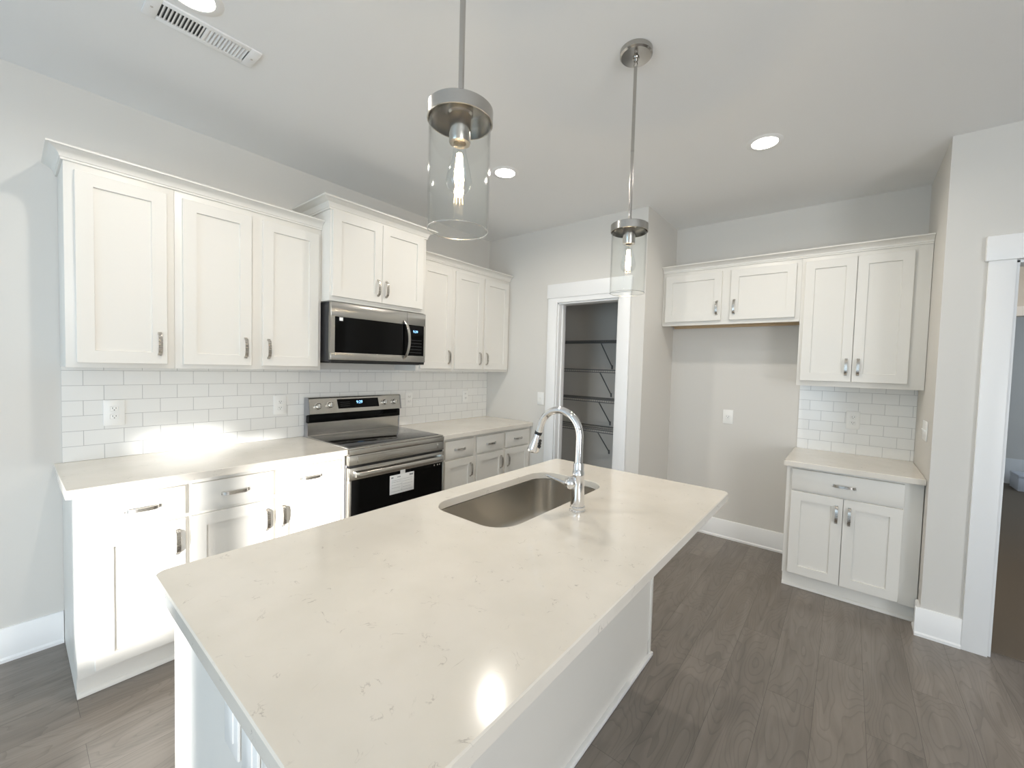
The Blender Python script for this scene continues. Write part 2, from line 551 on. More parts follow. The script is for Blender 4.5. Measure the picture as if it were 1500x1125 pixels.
w.box(HX0 - 0.001, HX0 + 0.012, YO - 0.004, YO + 0.122, 0, HZ, 0.001)
w.box(HX1 - 0.012, HX1 + 0.001, YO - 0.004, YO + 0.122, 0, HZ, 0.001)
w.box(HX0, HX1, YO - 0.004, YO + 0.122, HZ - 0.012, HZ + 0.001, 0.001)
struct('trim_2', w, M_TRIM)

# trim around the made-up rear openings
for i, (x0, x1, z0, z1) in enumerate(OPEN):
    f = 0.03
    w = MB()
    w.box(x0 - 0.05, x0 + 0.0, YB, YB + 0.018, z0 - 0.05, z1 + 0.05)
    w.box(x1 - 0.0, x1 + 0.05, YB, YB + 0.018, z0 - 0.05, z1 + 0.05)
    w.box(x0, x1, YB, YB + 0.018, z1, z1 + 0.05)
    w.box(x0, x1, YB, YB + 0.018, z0 - 0.05, z0)
    struct('window_%d' % (i + 1), w, M_TRIM)

# ------------------------------------------------------------------ cabinetry


def pull(parent, x, z, y, vertical=True, L=0.116):
    """arched bow pull standing off a face at local y"""
    mb = MB()
    n = 14
    path = []
    for k in range(n + 1):
        s = -1 + 2 * k / n
        path.append((s * L / 2, 0.027 * max(0.0, 1 - abs(s) ** 3.2) ** 0.5))
    loops = []
    hw, th = 0.0078, 0.0055
    for k, (s, h) in enumerate(path):
        a = path[max(k - 1, 0)]; b = path[min(k + 1, n)]
        t = Vector((b[0] - a[0], b[1] - a[1])).normalized()
        nx, nh = t.y, -t.x     # towards the face
        q = []
        for du, dw in ((0, -hw), (0, hw), (th, hw), (th, -hw)):
            ss, hh = s + nx * du, max(h + nh * du, 0)
            if vertical:
                q.append((x + dw, y - hh, z + ss))
            else:
                q.append((x + ss, y - hh, z + dw))
        loops.append(q)
    mb.quads(loops, True, True, True)
    # mounting feet
    for sg in (-1, 1):
        s = sg * (L / 2 - 0.004)
        if vertical:
            mb.box(x - hw, x + hw, y - 0.004, y, z + s - 0.006, z + s + 0.006, 0.001)
        else:
            mb.box(x + s - 0.006, x + s + 0.006, y - 0.004, y, z - hw, z + hw, 0.001)
    o = mb.make('handle', M_NICKEL, parent)
    o['label'] = 'satin nickel bow handle'
    return o


def shaker(parent, x0, x1, z0, z1, yb=0.0, t=0.02, stile=0.058, rec=0.009):
    """shaker door: one mesh with a recessed flat panel; back at yb, front at yb - t"""
    mb = MB()
    b = 0.0015
    yf = yb - t

    def ring(i, y):
        return [(x0 + i, y, z0 + i), (x1 - i, y, z0 + i), (x1 - i, y, z1 - i), (x0 + i, y, z1 - i)]
    mb.quads([ring(0, yb), ring(0, yf + b), ring(b, yf), ring(stile, yf), ring(stile + 0.0012, yf + rec)], True, True, True)
    return mb.make('door', M_CAB, parent, smooth=20)


def drawer(parent, x0, x1, z0, z1, yb=0.0, t=0.02):
    return MB().box(x0, x1, yb - t, yb, z0, z1, 0.003).make('drawer', M_CAB, parent, smooth=30)


def cabinet(name, label, loc, rotz, width, depth, z0, z1, doors=(), drawers=(), toe=0.0, group=None, body_gap=0.0004):
    """local x along the face, y into the wall, the face frame at y = 0; doors: (x0, x1, z0, z1, handle side)"""
    t = thing(name, label, 'cabinet', loc, rotz, group)
    zb = z0
    g = body_gap
    MB().box(g, width - g, 0, depth - 0.003, zb + toe, z1, 0.0006).make('carcass', M_CAB, t, smooth=30)
    if toe:
        k = MB()
        k.box(g, width - g, 0.040, depth - 0.003, 0.001, toe + 0.001)
        k.prism([(0.040, 0.001), (0.028, 0.001), (0.028, 0.010), (0.034, 0.019), (0.040, 0.022)], 'x', g, width - g)
        k.make('toe_kick', M_CAB, t)
    base = toe > 0
    for x0, x1, a, b, side in doors:
        d = shaker(t, x0, x1, a, b)
        hx = x1 - 0.031 if side == 'R' else x0 + 0.031
        hz = b - 0.105 if base else a + 0.102
        pull(d, hx, hz, -0.02)
    for x0, x1, a, b in drawers:
        d = drawer(t, x0, x1, a, b)
        pull(d, (x0 + x1) / 2, (a + b) / 2 - 0.002, -0.02, vertical=False)
    return t


def crown(name, label, loc, rotz, width, z0, z1, proj, depth, left=False, right=False):
    """cove crown mitred round the free ends of a cabinet run"""
    t = thing(name, label, 'crown moulding', loc, rotz)
    h = z1 - z0
    prof = [(0.0, 0), (0.007, 0), (0.007, h * 0.16), (0.011, h * 0.20), (0.013, h * 0.38), (0.022, h * 0.60), (0.034 * proj / 0.046, h * 0.76), (proj * 0.88, h * 0.84), (proj, h * 0.86), (proj, h), (0.0, h)]
    mb = MB()
    loops = []
    if left:
        loops.append([(-d, depth - 0.003, z0 + z) for d, z in prof])
        loops.append([(-d, -d, z0 + z) for d, z in prof])
    else:
        loops.append([(0, -d, z0 + z) for d, z in prof])
    if right:
        loops.append([(width + d, -d, z0 + z) for d, z in prof])
        loops.append([(width + d, depth - 0.003, z0 + z) for d, z in prof])
    else:
        loops.append([(width, -d, z0 + z) for d, z in prof])
    mb.quads(loops, True, True, True)
    mb.make('moulding', M_CAB, t, smooth=25)
    return t


RANGE = PI / 2          # faces +X: local x runs along +Y, local y into the wall (-X)
XU, XUM, XB = 0.297, 0.409, 0.610
ZU0, ZU1 = 1.399, 2.335
DZ0, DZ1 = 1.421, 2.284

cabinet('wall_cabinet', 'white single-door upper cabinet at the open end of the range wall', (XU, 0, 0), RANGE, 0.380, XU, ZU0, ZU1, [(0.033, 0.348, DZ0, DZ1, 'R')])
cabinet('wall_cabinet', 'white two-door upper cabinet directly beside the microwave, touching the single-door end cabinet',
        (XU, 0.380, 0), RANGE, 0.748, XU, ZU0, ZU1, [(0.031, 0.344, DZ0, DZ1, 'R'), (0.401, 0.726, DZ0, DZ1, 'L')])
cabinet('wall_cabinet', 'taller raised white two-door cabinet directly above the stainless microwave', (XUM, 1.129, 0), RANGE, 0.760, XUM, 1.855, 2.45,
        [(0.012, 0.3665, 1.884, 2.432, 'R'), (0.3695, 0.724, 1.884, 2.432, 'L')])
cabinet('wall_cabinet', 'narrow white single-door upper cabinet tucked against the raised microwave cabinet', (XU, 1.890, 0), RANGE, 0.382, XU, ZU0, ZU1, [(0.033, 0.362, DZ0, DZ1, 'R')])
cabinet('wall_cabinet', 'white two-door upper cabinet ending at the pantry wall corner', (XU, 2.272, 0), RANGE, 0.760, XU, ZU0, ZU1,
        [(0.023, 0.363, DZ0, DZ1, 'R'), (0.392, 0.729, DZ0, DZ1, 'L')])
crown('crown_moulding', 'white crown along the upper cabinets between open wall end and microwave', (XU, 0, 0), RANGE, 1.128, 2.318, 2.374, 0.050, XU, left=True)
crown('crown_moulding', 'white crown wrapped around the raised cabinet over the microwave', (XUM, 1.129, 0), RANGE, 0.760, 2.436, 2.505, 0.062, XUM, left=True, right=True)
crown('crown_moulding', 'short white crown above the uppers between microwave cabinet and pantry wall', (XU, 1.891, 0), RANGE, 1.141, 2.318, 2.374, 0.050, XU)

BZT = 0.877
DRZ = (0.713, 0.853)
DOZ = (0.118, 0.697)
cabinet('base_cabinet', 'sunlit white one-door base cabinet at the open end of the range wall', (XB, 0, 0), RANGE, 0.365, XB, 0, BZT,
        [(0.050, 0.352, *DOZ, 'R')], [(0.050, 0.352, *DRZ)], toe=0.1)
cabinet('base_cabinet', 'white base cabinet with two drawers immediately beside the range, in the sun', (XB, 0.365, 0), RANGE, 0.772, XB, 0, BZT,
        [(0.009, 0.364, *DOZ, 'R'), (0.381, 0.740, *DOZ, 'L')], [(0.009, 0.364, *DRZ), (0.381, 0.740, *DRZ)], toe=0.1)
cabinet('base_cabinet', 'shaded white one-door base cabinet on the pantry side of the range', (XB, 1.909, 0), RANGE, 0.362, XB, 0, BZT,
        [(0.030, 0.335, *DOZ, 'R')], [(0.030, 0.335, *DRZ)], toe=0.1)
cabinet('base_cabinet', 'white base cabinet with two drawers ending at the pantry door wall', (XB, 2.271, 0), RANGE, 0.762, XB, 0, BZT,
        [(0.018, 0.352, *DOZ, 'R'), (0.385, 0.730, *DOZ, 'L')], [(0.018, 0.352, *DRZ), (0.385, 0.730, *DRZ)], toe=0.1)

# fridge wall
YU = 3.425
t = cabinet('wall_cabinet', 'wide low white cabinet bridging the empty refrigerator space', (XE + 0.002, YU, 0), 0, 1.023, YF - YU, 1.872, 2.325,
            [(0.029, 0.485, 1.883, 2.278, 'R'), (0.551, 0.992, 1.883, 2.278, 'L')])
MB().box(0.002, 1.021, 0, 0.02, 1.852, 1.873, 0.001).make('bottom_rail', M_CAB, t)
k = MB()
k.box(0.02, 1.0, 0.02, YF - YU - 0.004, 1.868, 1.8715)
for x in (0.16, 0.52, 0.80):
    k.box(x, x + 0.05, 0.02, 0.05, 1.853, 1.868, 0.001)
k.box(0.02, 1.0, 0.27, 0.29, 1.853, 1.868)
o = k.make('underside', M_PLY, t)
o['label'] = 'raw wood underside with cleats'
cabinet('wall_cabinet', 'tall white two-door cabinet above the small tiled nook counter', (2.777, YU, 0), 0, XR - 2.777 - 0.002, YF - YU, 1.384, 2.325,
        [(0.022, 0.315, 1.421, 2.278, 'R'), (0.318, 0.602, 1.421, 2.278, 'L')])
crown('crown_moulding', 'long white crown over the refrigerator space and nook cabinets', (XE + 0.002, YU, 0), 0, XR - XE - 0.004, 2.308, 2.361, 0.050, YF - YU)
YBF = 3.131
nook = cabinet('base_cabinet', 'white two-door base cabinet under the small nook counter', (2.777, YBF, 0), 0, XR - 2.777 - 0.004, YF - YBF, 0, 0.845,
               [(0.032, 0.3135, 0.113, 0.676, 'R'), (0.3165, 0.598, 0.113, 0.676, 'L')], [(0.032, 0.599, 0.688, 0.827)], toe=0.1)

# ------------------------------------------------------------------ worktops and splashbacks


def slab(name, label, x0, x1, y0, y1, z0, z1, r, hole=None):
    mb = MB()
    b = 0.003
    if hole:
        hx0, hx1, hy0, hy1, hr = hole
        n = 8
        loops = [rrect(hx0, hx1, hy0, hy1, hr, z0, n), rrect(hx0, hx1, hy0, hy1, hr, z1 - 0.002, n), rrect(hx0 - 0.002, hx1 + 0.002, hy0 - 0.002, hy1 + 0.002, hr, z1, n),
                 rrect(x0 + b, x1 - b, y0 + b, y1 - b, r, z1, n), rrect(x0, x1, y0, y1, r, z1 - b, n), rrect(x0, x1, y0, y1, r, z0, n), rrect(hx0, hx1, hy0, hy1, hr, z0, n)]
        mb.quads(loops)
        bmesh.ops.remove_doubles(mb.bm, verts=mb.bm.verts, dist=1e-5)
    else:
        mb.quads([rrect(x0, x1, y0, y1, r, z0), rrect(x0, x1, y0, y1, r, z1 - b), rrect(x0 + b, x1 - b, y0 + b, y1 - b, r, z1)], True, True, True)
    return tag(mb.make(name, M_QUARTZ, smooth=30), label, 'countertop')


slab('countertop', 'sunlit quartz countertop between the open wall end and the range', 0.002, 0.655, -0.028, 1.142, 0.878, 0.914, 0.012)
slab('countertop', 'quartz countertop between the range and the pantry wall', 0.002, 0.650, 1.908, YP - 0.002, 0.878, 0.914, 0.003)
slab('countertop', 'small quartz countertop in the tiled nook beside the refrigerator space', 2.763, XR - 0.002, 3.081, YF - 0.002, 0.8455, 0.879, 0.004)
SINKH = (1.818, 2.200, 0.835, 1.585, 0.10)
slab('island_countertop', 'large veined quartz island top with the undermount sink cut into it', 1.712, 2.674, 0.055, 1.878, 0.882, 0.914, 0.03, SINKH)

sb = tag(MB().box(0.001, 0.010, 0.002, YP - 0.002, 0.9145, 1.398).make('tile_backsplash', M_TILE), 'long white subway tile backsplash behind the range and its counters', 'backsplash')
sb2 = tag(MB().box(2.780, XR - 0.001, YF - 0.010, YF - 0.001, 0.8795, 1.383).make('tile_backsplash', M_TILE2), 'small white subway tile backsplash in the nook above the short counter', 'backsplash')

# ------------------------------------------------------------------ island
isl = thing('kitchen_island', 'white panelled kitchen island carrying the large quartz top', 'island', (2.045, 0.97, 0))
IX0, IX1, IY0, IY1 = 1.742, 2.348, 0.092, 1.850
lx = lambda x: x - 2.045
ly = lambda y: y - 0.97
ITOP = 0.8805
m = MB()
m.box(lx(IX0 + 0.008), lx(IX1 - 0.008), ly(IY0 + 0.008), ly(IY0 + 0.03), 0.09, ITOP)
m.box(lx(IX0 + 0.008), lx(IX1 - 0.008), ly(IY1 - 0.03), ly(IY1 - 0.008), 0.09, ITOP)
m.box(lx(IX0 + 0.01), lx(IX0 + 0.03), ly(IY0 + 0.03), ly(IY1 - 0.03), 0.0015, ITOP)
m.box(lx(IX1 - 0.03), lx(IX1 - 0.008), ly(IY0 + 0.03), ly(IY1 - 0.03), 0.0015, ITOP)
m.make('panels', M_CAB, isl)
for nm, a in (('near', IY0), ('far', IY1)):
    for x0, x1 in ((IX0, IX0 + 0.075), (IX1 - 0.02, IX1)):
        y0, y1 = (a, a + 0.02) if nm == 'near' else (a - 0.02, a)
        MB().box(lx(x0), lx(x1), ly(y0), ly(y1), 0.0015, ITOP, 0.0015).make('corner_trim', M_CAB, isl)
m = MB()
m.box(lx(IX1 - 0.012), lx(IX1 + 0.010), ly(IY0 - 0.010), ly(IY1 + 0.010), 0.0015, 0.022, 0.004)
m.box(lx(IX0), lx(IX1), ly(IY0 - 0.010), ly(IY0 + 0.012), 0.0015, 0.022, 0.004)
m.box(lx(IX0), lx(IX1), ly(IY1 - 0.012), ly(IY1 + 0.010), 0.0015, 0.022, 0.004)
m.make('base_shoe', M_TRIM, isl)
# range-facing doors of the island, behind the sink
for x0, x1, sd in ((0.02, 0.45, 'R'), (0.47, 0.90, 'R'), (0.903, 1.33, 'L'), (1.35, 1.735, 'L')):
    d = shaker(isl, x0, x1, 0.118, 0.86)
    d.rotation_euler = (0, 0, -PI / 2)
    d.location = (lx(IX0 + 0.01), ly(IY1 - 0.005), 0)

# sink: lofted basin hung under the cut-out
sk = thing('sink', 'stainless undermount sink basin set into the island top', 'sink', (2.009, 1.21, 0.88))
hx0, hx1, hy0, hy1, hr = SINKH
L = []
for e, r, z in ((0.028, 0.115, 0.8805), (-0.004, 0.10, 0.8805), (-0.004, 0.10, 0.72), (-0.008, 0.098, 0.700), (-0.018, 0.09, 0.686), (-0.035, 0.075, 0.679), (-0.06, 0.06, 0.677)):
    L.append([(p[0] - 2.009, p[1] - 1.21, p[2] - 0.88) for p in rrect(hx0 - e, hx1 + e, hy0 - e, hy1 + e, r, z, 8)])
m = MB(); m.quads(L, True, False, True); m.make('basin', M_SINK, sk, smooth=50)
MB().lathe([(0.0, -0.200), (0.030, -0.200), (0.044, -0.1995), (0.050, -0.2025)], (0, 0.0, 0), 24, caps=False).make('drain', M_CHROME, sk)

# faucet
FX, FY = 2.280, 1.183
fa = thing('faucet', 'polished chrome pull-down gooseneck faucet standing on the island behind the sink', 'faucet', (FX, FY, 0.9145))
prof = [(0.0, 0.0), (0.0305, 0.0), (0.0305, 0.004), (0.0275, 0.006), (0.0295, 0.012), (0.0292, 0.018), (0.0262, 0.021), (0.0268, 0.030), (0.0255, 0.06), (0.0235, 0.10), (0.0225, 0.135), (0.0232, 0.138), (0.0232, 0.150), (0.021, 0.153), (0.0205, 0.178), (0.0185, 0.186), (0.0, 0.187)]
MB().lathe(prof, (0, 0, 0), 32, caps=False).make('body', M_CHROME, fa)
R = 0.0945
pts = [(0, 0, 0.18), (0, 0, 0.24), (0, 0, 0.2855)]
for k in range(1, 25):
    a = math.radians(162 * k / 24)
    pts.append((-R + R * math.cos(a), 0, 0.2855 + R * math.sin(a)))
a = math.radians(162)
ex, ez = -R + R * math.cos(a), 0.2855 + R * math.sin(a)
dx, dz = -math.sin(a), math.cos(a)
pts.append((ex + dx * 0.035, 0, ez + dz * 0.035))
MB().tube(pts, 0.0145, 20).make('gooseneck', M_CHROME, fa)


def along(s, off=0.0):
    return (ex + dx * s - dz * off * 0, 0, ez + dz * s)


MB().tube([along(0.033), along(0.045)], 0.0155, 20).make('seal_ring', M_BLACK, fa)
sp = MB()
sp.tube([along(0.043), along(0.050), along(0.075), along(0.105), along(0.118), along(0.122)], [0.0150, 0.0165, 0.0190, 0.0235, 0.0250, 0.0240], 24)
sp = sp.make('spray_head', M_CHROME, fa)
bt = MB()
c = Vector(along(0.080)); nrm = Vector((-dz, 0, dx)) * -1
for s in (0.068, 0.080, 0.092):
    c = Vector(along(s)) + Vector((-dz, 0, dx)) * 0.0
    side = Vector((dz, 0, -dx)) * -1
    rad = 0.0185 + (s - 0.068) * 0.19
    q = c + side * rad
    bt.tube([q - side * 0.003, q + side * 0.004], 0.007, 10)
o = bt.make('spray_button', M_BLACK, sp)
lv = MB()
bc = Vector((-0.020, -0.022, 0.108))
bmesh.ops.create_uvsphere(lv.bm, u_segments=20, v_segments=12, radius=0.024, matrix=Matrix.Translation(bc))
lv.tube([(0, 0, 0.108), bc + Vector((-0.012, -0.012, 0))], 0.019, 20)
lvo = lv.make('valve', M_CHROME, fa)
MB().tube([bc + Vector((-0.010, -0.010, -0.004)), bc + Vector((-0.06, -0.014, 0.006)), bc + Vector((-0.105, -0.014, 0.013))], [0.0062, 0.0050, 0.0046], 12).make('lever', M_CHROME, lvo)

# ------------------------------------------------------------------ range
RY0, RW = 1.146, 0.757
rg = thing('range', 'freestanding stainless electric range with black glass oven door', 'range', (0.655, RY0, 0), RANGE)
# local: x 0..RW along the face, y = 0 at the front of the door, wall at y = 0.655
D = 0.645
MB().box(0.004, RW - 0.004, 0.045, D, 0.02, 0.905, 0.002).make('body', M_GREYSIDE, rg)
MB().box(0.0, RW, 0.012, D - 0.055, 0.9055, 0.918, 0.003).make('cooktop_frame', M_STEEL, rg)
ct = MB().box(0.018, RW - 0.018, 0.045, D - 0.075, 0.918, 0.9205, 0.001).make('cooktop_glass', M_COOKTOP, rg)
ring = MB()
for x, y, r in ((0.20, 0.16, 0.115), (0.20, 0.42, 0.085), (0.56, 0.16, 0.085), (0.56, 0.42, 0.115), (0.38, 0.47, 0.06)):
    ring.lathe([(r, 0.9207), (r + 0.0015, 0.9207)], (x, y, 0), 40, caps=False)
ring.make('burner_marks', mat('burner_ring_print', (0.05, 0.05, 0.05), 0.2), ct)
# front rail under the cooktop with a pressed rectangle
f = MB()
f.box(0.0, RW, 0.0, 0.06, 0.872, 0.906, 0.004)
f.box(0.0, RW, 0.004, 0.06, 0.806, 0.870, 0.002)
f.make('front_rail', M_STEEL, rg)
f = MB()
x0, x1, z0, z1 = 0.055, RW - 0.055, 0.822, 0.861
for a in ((x0, x1, z0, z0 + 0.003), (x0, x1, z1 - 0.003, z1), (x0, x0 + 0.003, z0, z1), (x1 - 0.003, x1, z0, z1)):
    f.box(a[0], a[1], 0.0015, 0.006, a[2], a[3], 0.0006)
f.make('pressed_outline', M_STEEL, rg)
MB().box(0.006, RW - 0.006, 0.012, 0.06, 0.793, 0.807).make('vent_gap', M_BLACK, rg)
dr = MB()
dr.box(0.0, RW, 0.0, 0.045, 0.712, 0.792, 0.003)
dr.box(0.0, 0.014, 0.0, 0.045, 0.27, 0.712, 0.001)
dr.box(RW - 0.014, RW, 0.0, 0.045, 0.27, 0.712, 0.001)
dr.box(0.0, RW, 0.0, 0.045, 0.235, 0.27, 0.001)
door = dr.make('oven_door', M_STEEL, rg)
MB().box(0.014, RW - 0.014, 0.001, 0.044, 0.27, 0.712).make('oven_glass', M_BLACKGLASS, door)
h = MB()
hp = [(0.025, 0.0, 0.752), (0.030, -0.028, 0.752), (0.05, -0.042, 0.752)]
hp += [(0.05 + (RW - 0.10) * k / 12, -0.042 - 0.006 * math.sin(PI * k / 12), 0.752) for k in range(1, 12)]
hp += [(RW - 0.05, -0.042, 0.752), (RW - 0.030, -0.028, 0.752), (RW - 0.025, 0.0, 0.752)]
loops = []
for p in hp:
    loops.append([(p[0] + sx * 0.0, p[1] + sy * 0.006, p[2] + sz * 0.017) for sx, sy, sz in ((0, -1, -0.7), (0, -1, 0.7), (0, -0.3, 1), (0, 1, 0.8), (0, 1, -0.8), (0, -0.3, -1))])
h.quads(loops, True, True, True)
h.make('handle', M_STEEL, door)
lb = MB().box(0.288, 0.484, -0.0008, 0.0005, 0.558, 0.690, 0.0003).make('paper_label', M_LABEL, door)
lb['label'] = 'white paper label taped on the glass'
pr = MB()
for x0, x1, z0, z1 in ((0.298, 0.315, 0.668, 0.678), (0.345, 0.372, 0.670, 0.676), (0.445, 0.476, 0.668, 0.680), (0.302, 0.380, 0.652, 0.6535), (0.302, 0.376, 0.640, 0.6415), (0.302, 0.382, 0.620, 0.6212), (0.302, 0.37, 0.600, 0.6012), (0.39, 0.470, 0.652, 0.6532), (0.39, 0.465, 0.636, 0.6372), (0.39, 0.472, 0.615, 0.6162), (0.39, 0.46, 0.595, 0.5962), (0.302, 0.476, 0.575, 0.5762), (0.384, 0.3848, 0.57, 0.66)):
    pr.box(x0, x1, -0.0012, -0.0007, z0, z1)
pr.make('print', M_LABELGREY, lb)
MB().box(0.37, 0.41, -0.0006, 0.001, 0.690, 0.716).make('tape', M_LABEL, door)
mk = MB()
for x in (0.665, 0.695, 0.715):
    mk.lathe([(0.0, 0.0), (0.006, 0.0), (0.006, 0.003), (0.0, 0.003)], (x, 0, 0), 12, caps=False)
bmesh.ops.rotate(mk.bm, verts=mk.bm.verts, cent=(0, 0, 0), matrix=Matrix.Rotation(PI / 2, 3, 'X'))
bmesh.ops.translate(mk.bm, verts=mk.bm.verts, vec=(0, 0.001, 0.700))
mk.make('badge_dots', M_STEEL, door)
MB().box(0.0, RW, 0.003, 0.045, 0.05, 0.228, 0.003).make('storage_drawer', M_STEEL, rg)
# backguard: side profile extruded along the width (y, z)
pf = [(D - 0.055, 0.906), (D - 0.055, 1.012), (D - 0.030, 1.016), (D - 0.030, 1.066), (D - 0.085, 1.078), (D - 0.066, 1.186), (D - 0.056, 1.194), (D - 0.012, 1.194), (D - 0.012, 0.906)]
MB().prism(pf, 'x', 0.006, RW - 0.006).make('backguard', M_STEEL, rg, smooth=20)
for xa in (0.0, RW - 0.006):
    MB().prism([(p[0] - (0.004 if p[0] < D - 0.02 else 0), p[1]) for p in pf], 'x', xa, xa + 0.006).make('end_cap', M_GREYSIDE, rg, smooth=20)
MB().box(0.007, RW - 0.007, D - 0.074, D - 0.029, 1.0165, 1.0715, 0.001).make('vent_band', M_BLACKGLASS, rg)


def on_panel(x, z, out=0.0):
    """point on the sloping control panel"""
    k = (z - 1.078) / (1.186 - 1.078)
    y = (D - 0.085) + k * 0.019
    return Vector((x, y, z)) + Vector((0, -0.985, 0.173)) * out


pn = MB()
q = [[on_panel(x, z, o) for x, z in ((0.216, 1.106), (0.552, 1.106), (0.545, 1.176), (0.208, 1.176))] for o in (-0.002, 0.0012)]
pn.quads(q, True, True, True)
disp = pn.make('display_panel', M_BLACKGLASS, rg)


def digits(txt, size, parent, fn, m, name='clock_digits'):
    cu = bpy.data.curves.new('t', 'FONT')
    cu.body = txt
    cu.size = size
    cu.align_x = 'CENTER'
    cu.align_y = 'CENTER'
    tmp = bpy.data.objects.new('t', cu)
    COL.objects.link(tmp)
    dg = bpy.context.evaluated_depsgraph_get()
    me = bpy.data.meshes.new_from_object(tmp.evaluated_get(dg))
    bpy.data.objects.remove(tmp)
    for v in me.vertices:
        v.co = fn(v.co.x, v.co.y)
    me.name = name
    me.materials.clear()
    me.materials.append(m)
    o = bpy.data.objects.new(name, me)
    COL.objects.link(o)
    o.parent = parent
    return o


digits('9:29', 0.030, disp, lambda a, b: on_panel(0.385 + a, 1.148 + b, 0.0018), M_BLUE)
tm = MB()
for k in range(1):
    for j in range(3):
        c0 = on_panel(0.232, 1.123 + j * 0.014, 0.0015)
        tm.box(c0.x, c0.x + 0.075, c0.y - 0.0003, c0.y + 0.0003, c0.z, c0.z + 0.002)
tm.make('lettering', M_DARKMETAL, disp)
for x, z in ((0.066, 1.131), (0.154, 1.137), (0.604, 1.137), (0.694, 1.137)):
    kb = MB()
    ax = Vector((0, -0.985, 0.173))
    c0 = on_panel(x, z)
    kb.tube([c0 - ax * 0.001, c0 + ax * 0.004, c0 + ax * 0.005, c0 + ax * 0.024, c0 + ax * 0.026], [0.0265, 0.0265, 0.022, 0.020, 0.017], 24)
    kn = kb.make('knob', M_STEEL, rg)
    g = MB()
    up = Vector((0, 0.173, 0.985))
    a, b = c0 + ax * 0.0265 - up * 0.012, c0 + ax * 0.0265 + up * 0.016
    g.tube([a, b], 0.0035, 8)
    g.make('grip', M_STEEL, kn)

# ------------------------------------------------------------------ microwave
mw = thing('microwave', 'over-the-range stainless microwave hanging under the raised cabinet', 'microwave', (0.402, 1.146, 1.448), RANGE)
MH, MW_ = 0.404, 0.757
MB().box(0.003, MW_ - 0.003, 0.032, 0.390, 0.010, MH, 0.002).make('case', M_DARKMETAL, mw)
MB().box(0.02, MW_ - 0.02, 0.05, 0.38, 0.0, 0.011).make('bottom_vent', M_BLACK, mw)
f = MB()
wx0, wx1, wz0, wz1 = 0.026, 0.742, 0.072, 0.308
f.box(0, MW_, 0.0, 0.032, wz1, MH, 0.003)
f.box(0, MW_, 0.0, 0.032, 0.022, wz0, 0.003)
f.box(0, wx0, 0.0, 0.032, wz0 - 0.004, wz1 + 0.004)
f.box(wx1, MW_, 0.0, 0.032, wz0 - 0.004, wz1 + 0.004)
f.make('front_frame', M_STEEL, mw)
MB().box(0.004, MW_ - 0.004, 0.006, 0.05, 0.004, 0.024, 0.002).make('lower_lip', M_BLACK, mw)
wd = MB().box(wx0, 0.556, 0.002, 0.031, wz0, wz1).make('door_window', M_BLACKGLASS, mw)
MB().box(0.585 - 0.0006, 0.585 + 0.0006, -0.0006, 0.002, wz1, MH - 0.003).make('door_seam', M_BLACK, mw)
cp = MB().box(0.5565, wx1, 0.002, 0.031, wz0, wz1).make('control_panel', M_BLACKGLASS, mw)
digits('9:29', 0.026, cp, lambda a, b: Vector((0.663 + a, 0.0012, 0.258 + b)), M_BLUE)
tm = MB()
for k in range(1):
    for j in range(5):
        tm.box(0.612, 0.722, 0.0012, 0.0022, 0.095 + j * 0.024, 0.0975 + j * 0.024)
tm.make('lettering', M_DARKMETAL, cp)
h = MB()
loops = []
for k in range(17):
    s = -1 + 2 * k / 16
    zz = 0.190 + s * 0.150
    yy = -0.040 * (1 - s * s) ** 0.6 + 0.004
    xx = 0.560 + 0.022 * (1 - s * s)
    loops.append([(xx + a, yy + b, zz) for a, b in ((-0.011, -0.003), (0, -0.006), (0.011, -0.003), (0.011, 0.004), (-0.011, 0.004))])
h.quads(loops, True, True, True)
h.make('handle', M_STEEL, mw)
o = MB().box(0.057, 0.081, 0.0012, 0.002, 0.283, 0.305).make('corner_sticker', M_LABEL, wd)

# ------------------------------------------------------------------ outlets and switches


